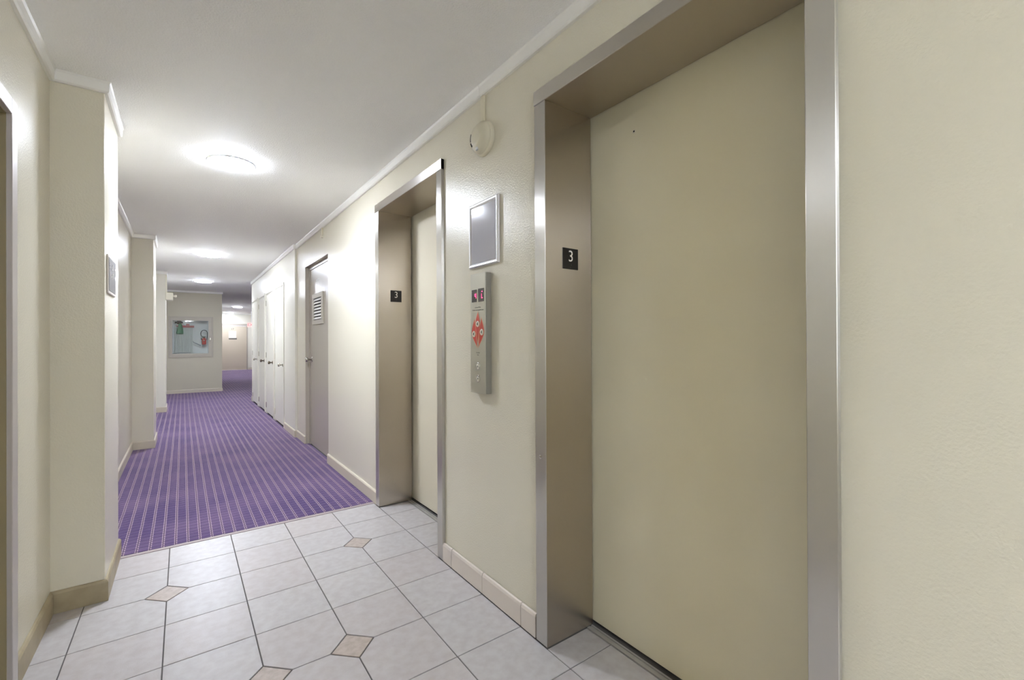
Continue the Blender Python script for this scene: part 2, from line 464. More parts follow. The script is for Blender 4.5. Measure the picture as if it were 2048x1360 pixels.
for i in range(len(rows)-1):
    for c in range(6):
        tile(xs[c+1], xs[c], rows[i], rows[i+1])
for (c, r) in DIAM:
    x, y = X0-c*T, Y0+r*T; h = HD - G*0.7
    MB().poly([(x-h, y), (x, y-h), (x+h, y), (x, y+h)], ZM, 0.0036, 0.0009).build('inset_tile', INSET, floor, (x, y, 0))
# tiles that run into the elevator recesses
for (a, b) in (E1, E2):
    ys = [a] + [y for y in rows if a+0.01 < y < b-0.01] + [b]
    for ya, yb in zip(ys, ys[1:]): tile(X0, 1.386, ya, yb)
struct(MB().box(XL, XR, CARPET_Y-0.030, CARPET_Y, -0.0035, 0.003, 0.001), 'trim_threshold', THRESH)
CO = [(XL2, CARPET_Y), (XR, CARPET_Y), (XR, LD[0]+0.001), (1.221, LD[0]+0.001), (1.221, LD[1]-0.001), (XR, LD[1]-0.001), (XR, JOG), (XR2, JOG), (XR2, YC), (XFR, YC), (XFR, YF), (XE, YF), (XE, YE),
      (XL3, YE), (XL3, P3[2]), (P3[0], P3[2]), (P3[0], P3[1]), (XL3, P3[1]), (XL3, P2[2]), (P2[0], P2[2]), (P2[0], P2[1]), (XL2, P2[1]), (XL2, P1[2]), (P1[0], P1[2]), (P1[0], CARPET_Y)][1:]
carpet = MB().poly(CO, Matrix.Translation((0, 0, -0.0034)), 0.0074).build('carpet', CARPET)
tag(carpet, 'purple striped carpet running down the corridor from the tiles', 'carpet', kind='stuff')

# ceiling trim and skirtings
CV = [(0, CEIL-0.052), (0.013, CEIL-0.052), (0.019, CEIL-0.046), (0.021, CEIL-0.010), (0.026, CEIL-0.0005), (0, CEIL-0.0005)]
struct(MB().sweep([(XR, YB), (XR, 1.843)], CV), 'trim_1', TRIM)
struct(MB().sweep([(XR, 1.845), (XR, JOG), (XR2, JOG), (XR2, YC), (XFR, YC)], CV), 'trim_2', TRIM)
LPATH = [(XL3, YE), (XL3, P3[2]), (P3[0], P3[2]), (P3[0], P3[1]), (XL3, P3[1]), (XL3, P2[2]), (P2[0], P2[2]), (P2[0], P2[1]),
         (XL2, P2[1]), (XL2, P1[2]), (P1[0], P1[2]), (P1[0], P1[1]), (XL, P1[1]), (XL, YB)]
struct(MB().sweep([(XE, YF), (XE, YE), (XL3, YE)], CV), 'trim_3', TRIM)
struct(MB().sweep(LPATH, CV), 'trim_4', TRIM)
struct(MB().sweep([(XFR, YC), (XFR, YF), (XE, YF)], CV), 'trim_5', TRIM)
def BP(h, t=0.012): return [(0, 0.0), (t, 0.0), (t, h-0.012), (t-0.005, h-0.003), (t-0.009, h), (0, h)]
i1 = LPATH.index((P1[0], P1[2]))
struct(MB().sweep([(XL2, CARPET_Y+0.2), (XL2, P1[2]), (P1[0], P1[2]), (P1[0], P1[1]), (XL, P1[1]), (XL, 2.325)], BP(0.100)), 'baseboard_left', BASEL)
struct(MB().sweep([(XL, 1.325), (XL, YB)], BP(0.100)), 'baseboard_left', BASEL)
struct(MB().sweep([(XL3, YE), (XL3, P3[2]), (P3[0], P3[2]), (P3[0], P3[1]), (XL3, P3[1]), (XL3, P2[2]), (P2[0], P2[2]), (P2[0], P2[1]), (XL2, P2[1]), (XL2, CARPET_Y+0.2)], BP(0.098)), 'baseboard_left', BASE)
struct(MB().sweep([(XE, YF), (XE, YE), (XL3, YE)], BP(0.085)), 'baseboard_end', BASE)
struct(MB().sweep([(XR, E2[1]+0.069), (XR, LD[0]-0.002)], BP(0.098, 0.015)), 'baseboard_right', BASE)
struct(MB().sweep([(XR, LD[1]+0.002), (XR, JOG-0.001), (XR2, JOG-0.001), (XR2, CL[0][0]-0.060)], BP(0.095, 0.012)), 'baseboard_right', BASE)
struct(MB().sweep([(XR2, CL[3][1]+0.05), (XR2, YC), (XFR, YC), (XFR, YF), (FD[1]+0.06, YF)], BP(0.095, 0.012)), 'baseboard_right', BASE)
# tiled skirting of the right wall beside the elevators
bt = struct(MB().box(XR-0.006, XR, E1[1]+0.074, E2[0]-0.060, 0, 0.097), 'baseboard_right', GROUT)
ys = [E1[1]+0.074] + [y for y in rows if E1[1]+0.09 < y < E2[0]-0.065] + [E2[0]-0.060]
for ya, yb in zip(ys, ys[1:]):
    MB().sweep([(XR-0.003, ya+0.0024), (XR-0.003, yb-0.0024)], [(0, 0.003), (0.012, 0.003), (0.012, 0.086), (0.0085, 0.097), (0.004, 0.101), (0, 0.101)]).build('tile', SKIRT, bt, (XR, (ya+yb)/2, 0))
struct(MB().sweep([(XR, YB), (XR, E1[0]-0.062)], BP(0.100, 0.015)), 'baseboard_right', SKIRT)

# ------------------------------------------------------------------ elevators
def elevator(E, label, doorm, plate_label=None):
    y0, y1 = E
    t = empty('elevator', (XR, (y0+y1)/2, 0), label, 'elevator', 'elevators along the right wall')
    xf = 1.1635
    w_ = 0.067
    MB().box(xf, XR+0.004, y0-0.062, y0-0.0005, 0.004, EH-0.001, 0.0015).build('casing_leg', STEELB, t)
    MB().box(xf, XR+0.004, y1+0.0005, y1+w_, 0.004, EH-0.001, 0.0015).build('casing_leg', STEELB, t)
    MB().box(xf-0.002, XR+0.004, y0-0.064, y1+w_+0.003, EH+0.001, EH+0.058, 0.0015).build('casing_head', STEELBH, t)
    MB().box(xf+0.002, XD-0.009, y0-0.004, y0, 0.004, EH).build('jamb', STEELV, t)
    MB().box(xf+0.002, XD-0.009, y1, y1+0.004, 0.004, EH).build('jamb', STEELV, t)
    MB().box(xf+0.001, XD-0.006, y0-0.004, y1+0.004, EH+0.0005, EH+0.004).build('soffit', STEELH, t)
    # dark foot gap under the steel
    d = MB().box(XD, XD+0.032, y0-0.04, y1+0.04, 0.014, EH+0.03, 0.001).build('door', doorm, t)
    s = MB()
    for a, b, z in ((1.388, 1.402, 0.002), (1.405, 1.409, -0.001), (1.412, 1.420, 0.002)):
        s.box(a, b, y0+0.001, y1-0.001, -0.003, z)
    s.box(1.387, 1.424, y0+0.001, y1-0.001, -0.0034, -0.002)
    s.build('sill', SILLM, t)
    MB().box(XD+0.034, XD+0.05, y0-0.045, y1+0.045, -0.0034, EH+0.04).build('shaft_shade_sheet', DARK, t)  # added dark sheet, keeps the gaps round the door in shade
    # number plate on the far jamb
    p = MB().box(1.2565, 1.3425, y1-0.0025, y1-0.0003, 1.5205, 1.607, 0.0005).build('number_plate', BLACK, t)
    text('numeral', '3', 0.066, at((1.3, y1-0.0033, 1.572), *JB), NUM, p, 0.0006, 0.92, off=-0.0002)
    text('braille', '.\'', 0.02, at((1.3, y1-0.0033, 1.532), *JB), GREYTX, p, 0.0004)
    return t, d
e1, d1 = elevator(E1, 'nearest elevator with wide tan door in a brushed steel frame', ELEV1)
# the small key hole near the top of the near door, and the dent screw in the left leg
MB().lathe((XD+0.0003, 1.137, 2.045), (-1, 0, 0), [(0.0, 0.0012), (0.0035, 0.0012), (0.0065, 0.0022), (0.0075, 0.001), (0.0078, 0)], 16).build('key_hole_ring', ELEV2, d1)
MB().lathe((XD-0.0012, 1.137, 2.045), (-1, 0, 0), [(0.0, 0.0006), (0.0036, 0.0006), (0.0037, 0)], 12).build('key_hole', DARK, d1)
MB().lathe((1.1637, 1.398, 0.755), (-1, 0, 0), [(0.0, 0.002), (0.004, 0.002), (0.007, 0.0008), (0.008, 0)], 14).build('screw', CHROME, e1)
e2, d2 = elevator(E2, 'farther elevator with narrow-looking cream door beyond the call panel', ELEV2)

# ------------------------------------------------------------------ picture frame over the call panel
pf = empty('poster_frame', (XR, 1.829, 1.745), 'silver snap frame holding a blank grey sheet above the elevator call panel', 'frame')
MB().box(1.172, XR-0.0005, 1.705, 1.953, 1.591, 1.898).build('backing', SILVER, pf)
fw = 0.025
def frame_bar(a, b, inward):
    """rounded bar from a to b on the wall, mitred ends"""
    (ya, za), (yb, zb) = a, b
    bm = bmesh.new(); prof = [(0, 0), (0.001, 0.008), (0.006, 0.013), (0.013, 0.012), (0.021, 0.007), (fw, 0)]
    R = []
    d = Vector((yb-ya, zb-za)).normalized(); n_ = Vector(inward)
    for (p, s) in (((ya, za), 1), ((yb, zb), -1)):
        R.append([bm.verts.new((XR-0.0025-h, p[0]+n_.x*u+d.x*u*s, p[1]+n_.y*u+d.y*u*s)) for u, h in prof])
    for i in range(len(prof)):
        j = (i+1) % len(prof); bm.faces.new((R[0][i], R[0][j], R[1][j], R[1][i]))
    bm.faces.new(R[0]); bm.faces.new(R[1][::-1])
    bmesh.ops.recalc_face_normals(bm, faces=bm.faces[:])
    m_ = MB(); m_._merge(bm); return m_
ya, yb, za, zb = 1.700, 1.958, 1.586, 1.903
for a, b, n_ in (((ya, za), (yb, za), (0, 1)), ((yb, za), (yb, zb), (-1, 0)), ((yb, zb), (ya, zb), (0, -1)), ((ya, zb), (ya, za), (1, 0))):
    frame_bar(a, b, n_).build('frame_bar', SILVER, pf)
MB().box(1.169, 1.1718, ya+fw-0.003, yb-fw+0.003, za+fw-0.003, zb-fw+0.003).build('insert', PAPER, pf)

# ------------------------------------------------------------------ call panel
cp = empty('call_panel', (XR, 1.84, 0.972), 'tall steel elevator call panel with pink digits, red flame emblem and two buttons', 'control panel')
xb_ = 1.147
MB().box(xb_+0.004, XR-0.0005, 1.774, 1.910, 0.973, 1.549, 0.002).build('housing', PANELS, cp)
fp = MB().box(xb_, xb_+0.0042, 1.7775, 1.9115, 0.972, 1.5505, 0.0012).build('face_plate', PANEL, cp)
XP = xb_-0.0004
def on_panel(y, z, dx=0.0): return at((XP-dx, y, z), *RW)
sc1 = MB().box(XP-0.001, XP, 1.853, 1.897, 1.413, 1.473).build('display', SCREEN, cp)
sc2 = MB().box(XP-0.001, XP, 1.789, 1.839, 1.412, 1.475).build('display', SCREEN, cp)
def seg(yl, z, kind, par):
    """seven-segment style marks; yl = y of the left side, going towards -y"""
    m_ = MB(); X = XP-0.0016; w_, h_, t_ = 0.013, 0.022, 0.0022
    if kind == '9':
        for (a, b, c, d) in ((0, w_, h_-t_, h_), (0, t_, h_/2, h_), (w_-t_, w_, 0, h_), (0, w_, h_/2-t_/2, h_/2+t_/2)):
            m_.box(X, X+0.0005, yl-b, yl-a, z+c, z+d)
    else:
        m_.box(X, X+0.0005, yl-t_, yl, z, z+h_); m_.box(X, X+0.0005, yl-w_, yl, z, z+t_)
    return m_.build('digit', PINK, par)
seg(1.869, 1.430, '9', sc1); seg(1.809, 1.428, 'L', sc2)
MB().poly([(-0.005, 0), (0.005, 0), (0, 0.006)], on_panel(1.803, 1.457, 0.0012), 0.0005).build('arrow', PINK, sc2)
text('lettering', 'In Case Of Fire', 0.0085, on_panel(1.842, 1.386), GREYTX, cp, 0.0002)
text('lettering', 'Elevators Are Out Of Service', 0.0085, on_panel(1.843, 1.373), GREYTX, cp, 0.0002)
text('lettering', 'Use Exit', 0.009, on_panel(1.843, 1.168), GREYTX, cp, 0.0002)
text('lettering', 'Stairs', 0.007, on_panel(1.843, 1.157), GREYTX, cp, 0.0002)
def flame(cy, cz, w_, hu, hd, tipx, botx, m_, dx, name, cut=0.0):
    """drop shape: widest at (cy,cz), pointed above by hu and below by hd (x to the viewer's right)"""
    pts = []
    n = 12
    for i in range(n+1):                      # right side, bottom tip to top tip
        t_ = i/n
        if t_ < .5:
            k = t_*2; pts.append((botx*(1-k)**1.3 + w_*math.sin(k*math.pi/2)**1.4, -hd*(1-k)))
        else:
            k = (t_-.5)*2; pts.append((tipx*k**2 + w_*math.cos(k*math.pi/2)**1.3, hu*k))
    for i in range(1, n):
        t_ = 1-i/n
        if t_ < .5:
            k = t_*2; pts.append((botx*(1-k)**1.3 - w_*math.sin(k*math.pi/2)**1.4, -hd*(1-k)))
        else:
            k = (t_-.5)*2; pts.append((tipx*k**2 - w_*math.cos(k*math.pi/2)**1.3, hu*k))
    m_.poly(pts, on_panel(cy, cz, dx), 0.0002)
fo = MB(); fr_ = MB()
for d_, (y, z, w_, hu, hd, tx, bx) in ((0.0, (1.879, 1.262, 0.0215, 0.074, 0.074, 0.007, 0.033)), (0.0, (1.808, 1.266, 0.0215, 0.074, 0.078, -0.004, -0.034)), (0.0007, (1.8435, 1.312, 0.0200, 0.056, 0.104, 0.003, -0.001))):
    flame(y, z, w_, hu, hd, tx, bx, fo, d_+0.0002, 'x'); flame(y, z, w_-0.003, hu-0.009, hd-0.008, tx*.85, bx*.92, fr_, d_+0.0005, 'x')
flame(1.833, 1.232, 0.0052, 0.030, 0.030, 0.002, 0.001, fo, 0.0016, 'x')
fo.build('flame_outline', ORANGE, cp); fr_.build('flame_emblem', RED, cp)
for i, (y, z) in enumerate(((1.8435, 1.306), (1.879, 1.258), (1.808, 1.266))):
    ring = MB().lathe((XP-0.0012, y, z), (-1, 0, 0), [(0.0, 0.0006), (0.0145, 0.0006), (0.0155, 0)], 20).build('pictogram', OFFW, cp)
    MB().poly([(-0.004, -0.007), (0.0, -0.002), (0.005, -0.008), (0.006, -0.006), (0.002, 0.002), (0.006, 0.006), (0.002, 0.008), (-0.003, 0.004), (-0.006, 0.0)], on_panel(y, z, 0.0020), 0.0002).build('figure', BLACK, ring)
for z, up in ((1.103, 1), (1.043, -1)):
    b_ = MB().lathe((XP, 1.8425, z), (-1, 0, 0), [(0, 0.0012), (0.0115, 0.0012), (0.0125, 0.0022), (0.0165, 0.0022), (0.018, 0.001), (0.018, 0)], 26).build('button', CHROME, cp)
    MB().lathe((XP-0.0013, 1.8425, z), (-1, 0, 0), [(0, 0.0006), (0.0108, 0.0006), (0.011, 0)], 22).build('cap', OFFW, b_)
    MB().poly([(-0.005, -0.004*up), (0.005, -0.004*up), (0, 0.006*up)][::up], on_panel(1.8425, z, 0.0020), 0.0003).build('arrow', GREYTX, b_)

# ------------------------------------------------------------------ smoke detector with its raceway
sd = empty('smoke_detector', (XR, 1.822, 2.198), 'cream round smoke detector on the wall above the silver frame', 'smoke detector')
MB().lathe((XR-0.0005, 1.822, 2.198), (-1, 0, 0), [(0, 0.020), (0.074, 0.020), (0.080, 0.016), (0.082, 0.004), (0.082, 0)], 40).build('mounting_box', DETM, sd)
MB().lathe((XR-0.0203, 1.822, 2.198), (-1, 0, 0), [(0, 0.036), (0.030, 0.0365), (0.046, 0.034), (0.049, 0.030), (0.058, 0.028), (0.067, 0.020), (0.074, 0.012), (0.075, 0)], 40).build('body', DETM, sd)
for a0, a1 in ((150, 188), (196, 220)):
    m_ = MB(); pts = []
    for k in range(7):
        a = math.radians(a0+(a1-a0)*k/6); pts.append((0.057*math.cos(a), 0.057*math.sin(a)))
    for k in range(7):
        a = math.radians(a1+(a0-a1)*k/6); pts.append((0.049*math.cos(a), 0.049*math.sin(a)))
    m_.poly(pts, at((XR-0.0482, 1.822, 2.198), *RW), 0.0035).build('vent_slot', DARK, sd)
MB().box(XR-0.052, XR-0.036, 1.812, 1.832, 2.135, 2.149, 0.002).build('indicator', RIM, sd)
rc = MB().box(XR-0.014, XR-0.0005, 1.817, 1.844, 2.281, CEIL-0.053, 0.002).build('raceway', DETM)
tag(rc, 'thin cream cable raceway running up from the smoke detector', 'raceway')
r2 = empty('wire_stub', (XR, 4.945, 2.30), 'short cream conduit stub high on wall before the louvred door', 'conduit')
MB().box(XR-0.012, XR-0.0005, 4.93, 4.96, 2.33, CEIL-0.053, 0.002).build('conduit', DETM, r2)
MB().lathe((XR-0.0005, 4.945, 2.318), (-1, 0, 0), [(0, .022), (0.012, .022), (0.014, .018), (0.014, 0)], 14).build('cap', OFFW, r2)

# ------------------------------------------------------------------ louvred door (recessed)
y0, y1, zt = LD
ld = empty('louvred_door', (XR, (y0+y1)/2, 0), 'taupe service door with a small louvre and chrome knob', 'door')
fr2 = MB()
fr2.box(1.222, 1.40, y0+0.0005, y0+0.045, 0.0045, zt-0.0005); fr2.box(1.222, 1.40, y1-0.045, y1-0.0005, 0.0045, zt-0.0005); fr2.box(1.222, 1.40, y0+0.045, y1-0.045, 2.072, zt-0.0005)
fr2.box(1.1805, 1.222, y1-0.006, y1-0.0005, 0.0045, zt-0.0005); fr2.box(1.1805, 1.222, y0+0.0005, y1-0.006, zt-0.004, zt-0.0005)
fr2.build('door_frame', DOORG, ld)
dr = MB().box(1.228, 1.268, y0+0.049, y1-0.049, 0.010, 2.068, 0.001)
dr.build('door_leaf', DOORG, ld)
lv = MB(); xl = 1.214
for (a, b, c, d_) in ((5.115, 5.60, 1.715, 1.770), (5.115, 5.60, 1.418, 1.470), (5.115, 5.185, 1.470, 1.715), (5.52, 5.60, 1.470, 1.715)):
    lv.box(xl, 1.2278, a, b, c, d_, 0.002)
LOUV = mat('beige louvre paint', (178, 172, 158), 0.5)
lvo = lv.build('louvre_frame', LOUV, ld)
MB().box(1.2265, 1.2279, 5.185, 5.52, 1.470, 1.715).build('louvre_backing', DARK, ld)
for k in range(7):
    z = 1.488 + k*0.0345
    b_ = bmesh.new(); bmesh.ops.create_cube(b_, size=1)
    m_ = MB(); m_._merge(b_, Matrix.Translation((1.2195, 5.3525, z)) @ Matrix.Rotation(math.radians(28), 4, 'Y') @ Matrix.Diagonal((0.004, 0.335, 0.027, 1)))
    m_.build('slat', LOUV, lvo)
text('door_lettering', 'ELECTRIC', 0.030, at((1.2275, 5.39, 1.92), *RW), WHITEP, ld, 0.0004)
def knob(y, z, x, m_, par, k=1.0):
    rose = MB().lathe((x, y, z), (-1, 0, 0), [(0, 0.008*k), (0.024*k, 0.007*k), (0.031*k, 0.002), (0.031*k, 0)], 22).build('knob_rose', m_, par)
    MB().lathe((x, y, z), (-1, 0, 0), [(0.010*k, 0.004), (0.010*k, 0.030*k), (0.016*k, 0.036*k), (0.025*k, 0.046*k), (0.027*k, 0.058*k), (0.022*k, 0.069*k), (0.010*k, 0.072*k), (0, 0.072*k)], 22).build('knob', m_, rose)
knob(5.675, 1.012, 1.228, CHROME, ld, 1.0)

# ------------------------------------------------------------------ closets
for i, ((c0, c1), lab) in enumerate(zip(CL, ('nearest white closet door, just past the wall corner', 'second white closet door from the louvred door', 'third white closet door from the louvred door', 'farthest white closet door at the corridor corner'))):
    t = empty('closet_door', (XR2, (c0+c1)/2, 0), lab, 'closet door', 'row of closet doors on the right')
    cs = MB(); xo = XR2-0.010
    cs.box(xo, XR2+0.0, c0-0.028, c0, 0.0045, CTOP+0.030); cs.box(xo, XR2, c1, c1+0.028, 0.0045, CTOP+0.030); cs.box(xo, XR2, c0, c1, CTOP, CTOP+0.030)
    cs.build('door_casing', CLOSET, t)
    fr3 = MB(); fr3.box(XR2+0.0005, XR2+0.06, c0+0.0005, c0+0.012, 0, CTOP-0.0005); fr3.box(XR2+0.0005, XR2+0.06, c1-0.012, c1-0.0005, 0, CTOP-0.0005); fr3.box(XR2+0.0005, XR2+0.06, c0+0.012, c1-0.012, CTOP-0.012, CTOP-0.0005)
    fr3.build('door_stop', CLOSET, t)
    MB().box(XR2-0.003, XR2+0.030, c0+0.014, c1-0.014, 0.030, CTOP-0.022, 0.0015).build('door_leaf', CLOSET, t)
    MB().box(XR2+0.062, XR2+0.07, c0, c1, 0, CTOP).build('closet_shade_sheet', DARK, t)  # dark sheet painted as the unlit inside behind the leaf
    for z in (0.15, 1.00, 1.88):
        MB().cyl((XR2-0.007, c1-0.013, z-0.045), (XR2-0.007, c1-0.013, z+0.045), 0.0055, n=10).build('hinge', CHROME if i else BASE, t)
    knob(c0+0.075, 0.893, XR2-0.003, (CHROME, BRASSD, BRASSD, CHROME)[i], t, 0.92)

# ------------------------------------------------------------------ ceiling lights
labs = ['nearest round ceiling light in the corridor', 'second round ceiling light down the corridor', 'third round ceiling light, near the hose cabinet wall', 'round ceiling light of the far hall, right one', 'round ceiling light nearest the far door',
        'round ceiling light behind the camera', 'farthest round ceiling light behind the camera']
for (x, y, k), lab in zip(LIGHTS, labs):
    LM = lamp_mat('lamp diffuser', LAMP*k); LM2 = lamp_mat('lamp halo ring', HALO*(k if y > 0 else 4.6))
    t = empty('ceiling_light', (x, y, CEIL), lab, 'ceiling light', 'round ceiling lights')
    MB().lathe((x, y, CEIL-0.0003), (0, 0, -1), [(0.112, 0.0), (0.112, 0.011), (0.0, 0.011)], 48).build('backlit_base', LM2, t)
    MB().lathe((x, y, CEIL-0.0115), (0, 0, -1), [(0.0, 0.0), (0.143, 0.0), (0.146, 0.003), (0.146, 0.012), (0.143, 0.0145), (0.139, 0.0145), (0.139, 0.010), (0.0, 0.010)], 56).build('rim', RIM, t)
    MB().lathe((x, y, CEIL-0.0220), (0, 0, -1), [(0.1385, 0.0), (0.1385, 0.0030), (0.12, 0.0052), (0.0, 0.007)], 56).build('diffuser', LM, t)

# ------------------------------------------------------------------ room sign on the first pilaster
rs = empty('room_sign', (P1[0], 3.105, 1.55), 'grey wall sign with two rows of room numbers and arrows on near pilaster', 'sign')
MB().box(P1[0]+0.0005, P1[0]+0.008, 2.925, 3.205, 1.466, 1.657, 0.003).build('frame', SIGNF, rs)
MB().box(P1[0]+0.0082, P1[0]+0.0095, 2.937, 3.196, 1.480, 1.644).build('face', SIGNG, rs)
XS = P1[0]+0.0102
for z, s in ((1.607, ('31', '-', '21')), (1.560, ('11', '-', '17'))):
    for dy_, s_ in zip((-0.055, -0.004, 0.045), s): text('lettering', s_, 0.046, at((XS, 3.035+dy_, z), *LW), NUM, rs, 0.0004, 1.05)
MB().poly([(-0.016, -0.003), (0.004, -0.003), (0.004, -0.012), (0.018, 0), (0.004, 0.012), (0.004, 0.003), (-0.016, 0.003)], at((XS, 3.168, 1.607), *LW), 0.0008).build('arrow', NUM, rs)
MB().poly([(0.016, 0.003), (-0.004, 0.003), (-0.004, 0.012), (-0.018, 0), (-0.004, -0.012), (-0.004, -0.003), (0.016, -0.003)], at((XS, 3.168, 1.560), *LW), 0.0008).build('arrow', NUM, rs)

# ------------------------------------------------------------------ alarm unit on the third pilaster
al = empty('wall_alarm', (P3[0], 9.96, 2.03), 'ivory box fixture with a short round head on the third pilaster', 'alarm')
MB().box(P3[0]+0.0005, P3[0]+0.105, 9.90, 10.06, 1.965, 2.095, 0.008, 2).build('housing', ALARMM, al)
MB().lathe((P3[0]+0.105, 9.96, 2.038), (1, 0, 0), [(0.014, 0), (0.014, 0.02), (0.021, 0.026), (0.021, 0.046), (0.014, 0.054), (0, 0.056)], 18).build('lamp_head', ALARMM, al)
MB().box(P3[0]+0.0005, P3[0]+0.022, 9.925, 9.965, 2.095, CEIL-0.055, 0.002).build('conduit', ALARMM, al)

# ------------------------------------------------------------------ fire hose cabinet in the end wall
hc = empty('hose_cabinet', ((CX[0]+CX[1])/2, YE, CX[2]), 'glass fronted fire hose cabinet set in the end wall', 'cabinet')
lin = MB()
lin.box(GX[0]+0.0005, GX[1]-0.0005, YE+0.205, YE+0.218, GX[2]+0.0005, GX[3]-0.0005)
lin.box(GX[0]+0.0005, GX[0]+0.006, YE, YE+0.205, GX[2]+0.0005, GX[3]-0.0005); lin.box(GX[1]-0.006, GX[1]-0.0005, YE, YE+0.205, GX[2]+0.0005, GX[3]-0.0005)
lin.box(GX[0]+0.006, GX[1]-0.006, YE, YE+0.205, GX[2]+0.0005, GX[2]+0.006); lin.box(GX[0]+0.006, GX[1]-0.006, YE, YE+0.205, GX[3]-0.006, GX[3]-0.0005)
lin.build('lining', CABIN, hc)
of = MB(); a, b, c, d_ = CX
of.box(a, a+0.028, YE-0.016, YE-0.0005, c, d_, 0.003); of.box(b-0.028, b, YE-0.016, YE-0.0005, c, d_, 0.003)
of.box(a+0.028, b-0.028, YE-0.016, YE-0.0005, c, c+0.028, 0.003); of.box(a+0.028, b-0.028, YE-0.016, YE-0.0005, d_-0.028, d_, 0.003)
of.build('outer_frame', CABF, hc)
cd = MB(); a, b, c, d_ = CX[0]+0.030, CX[1]-0.030, CX[2]+0.030, CX[3]-0.030
cd.box(a, GX[0]+0.002, YE-0.012, YE-0.001, c, d_, 0.002); cd.box(GX[1]-0.002, b, YE-0.012, YE-0.001, c, d_, 0.002)
cd.box(GX[0]+0.002, GX[1]-0.002, YE-0.012, YE-0.001, c, GX[2]+0.002, 0.002); cd.box(GX[0]+0.002, GX[1]-0.002, YE-0.012, YE-0.001, GX[3]-0.002, d_, 0.002)
dro = cd.build('door', CABF, hc)
MB().box(GX[0]+0.001, GX[1]-0.001, YE-0.006, YE-0.003, GX[2]+0.001, GX[3]-0.001).build('glass', GLASSM, dro)
MB().box(GX[1]+0.02, GX[1]+0.045, YE-0.022, YE-0.011, 1.27, 1.33, 0.003).build('latch', CHROME, dro)
# hose rack, folded hose, nozzle
yh = YE+0.12
hr = empty('hose_rack', (0.02, yh, 1.60), 'red hose rack with folded white hose inside the cabinet', 'fire hose')
rk = MB().box(-0.135, 0.215, yh-0.045, yh+0.03, 1.600, 1.618, 0.002); rk.box(-0.02, 0.22, yh-0.05, yh-0.045, 1.575, 1.625, 0.002); rk.box(0.06, 0.13, yh-0.05, yh-0.04, 1.62, 1.662, 0.002)
rk.build('rack', REDP, hr)
rows_ = MB()
for k in range(12):
    x = -0.135 + k*0.029
    zb_ = 0.965 + (0.010 if k % 2 else 0.0) + (0.008 if k == 4 else 0)
    pts = [(x-0.012, zb_+0.012), (x-0.006, zb_), (x+0.006, zb_), (x+0.012, zb_+0.012), (x+0.012, 1.565), (x+0.004, 1.592), (x-0.004, 1.592), (x-0.012, 1.565)]
    m_ = MB(); m_.poly(pts, at((0, yh+0.025, 0), (1, 0, 0), (0, 0, 1)), 0.055, 0.004).build('hose_fold', HOSE, hr)
nz = MB().cyl((0.20, yh-0.02, 1.225), (0.33, yh-0.02, 1.155), 0.008, 0.013, 14); nz.cyl((0.33, yh-0.02, 1.155), (0.36, yh-0.02, 1.139), 0.015, 0.018, 14)
nz.tube([(0.185, yh-0.02, 1.40), (0.178, yh-0.02, 1.30), (0.20, yh-0.02, 1.225)], 0.009)
nz.build('nozzle', mat('grey nozzle', (150, 154, 158), 0.4, 0.5), hr)
vl = MB().cyl((-0.09, yh+0.02, 1.745), (-0.09, yh+0.02, 1.655), 0.022, 0.022, 16); vl.cyl((-0.155, yh+0.02, 1.695), (0.0, yh+0.02, 1.695), 0.018, 0.018, 14)
vl.lathe((-0.055, yh-0.02, 1.70), (0, -1, 0), [(0, .012), (0.03, .012), (0.036, 0.006), (0.03, 0), (0, 0)], 18)
vl.build('valve', mat('dark valve', (54, 44, 38), 0.45, 0.4), hr)
# green cloth bag hung on the valve
gb = bmesh.new(); rings = []
prof = [(1.672, 0.012, 0.010), (1.655, 0.024, 0.016), (1.62, 0.040, 0.024), (1.56, 0.052, 0.030), (1.49, 0.062, 0.034), (1.44, 0.066, 0.034), (1.425, 0.060, 0.028), (1.42, 0.03, 0.012)]
for i, (z, rx, ry) in enumerate(prof):
    rings.append([gb.verts.new((-0.055 + (0.004*math.sin(i)) + rx*(1+0.10*math.sin(5*t_+i*.6))*math.cos(t_), YE+0.062 + ry*(1+0.12*math.sin(4*t_))*math.sin(t_), z+0.006*math.sin(3*t_))) for t_ in [2*math.pi*k/20 for k in range(20)]])
for A, B in zip(rings, rings[1:]):
    for k in range(20): gb.faces.new((A[k], A[(k+1) % 20], B[(k+1) % 20], B[k]))
gb.faces.new(rings[0]); gb.faces.new(rings[-1][::-1]); bmesh.ops.recalc_face_normals(gb, faces=gb.faces[:])
for f in gb.faces: f.smooth = True
m_ = MB(); m_._merge(gb); tag(m_.build('cloth_bag', GREEN), 'green cloth bag hanging from the valve inside the cabinet', 'bag')
# extinguisher
fx, fy = 0.418, YE+0.075
fe = empty('fire_extinguisher', (fx, fy, 1.16), 'small red fire extinguisher with looped black hose inside the cabinet', 'fire extinguisher')
MB().lathe((fx, fy, 1.162), (0, 0, 1), [(0, 0), (0.040, 0), (0.045, 0.006), (0.045, 0.115), (0.040, 0.138), (0.024, 0.156), (0.014, 0.162), (0.014, 0.172), (0, 0.172)], 24).build('cylinder', REDE, fe)
MB().lathe((fx, fy-0.0445, 1.262), (0, -1, 0), [(0, 0.0015), (0.014, 0.0015), (0.015, 0)], 16).build('gauge', OFFW, fe)
hd_ = MB().box(fx-0.055, fx+0.035, fy-0.008, fy+0.008, 1.330, 1.342, 0.002); hd_.box(fx-0.05, fx+0.04, fy-0.007, fy+0.007, 1.352, 1.360, 0.002); hd_.box(fx-0.018, fx+0.018, fy-0.014, fy+0.014, 1.325, 1.356, 0.003)
hd_.build('handle', RUBBER, fe)
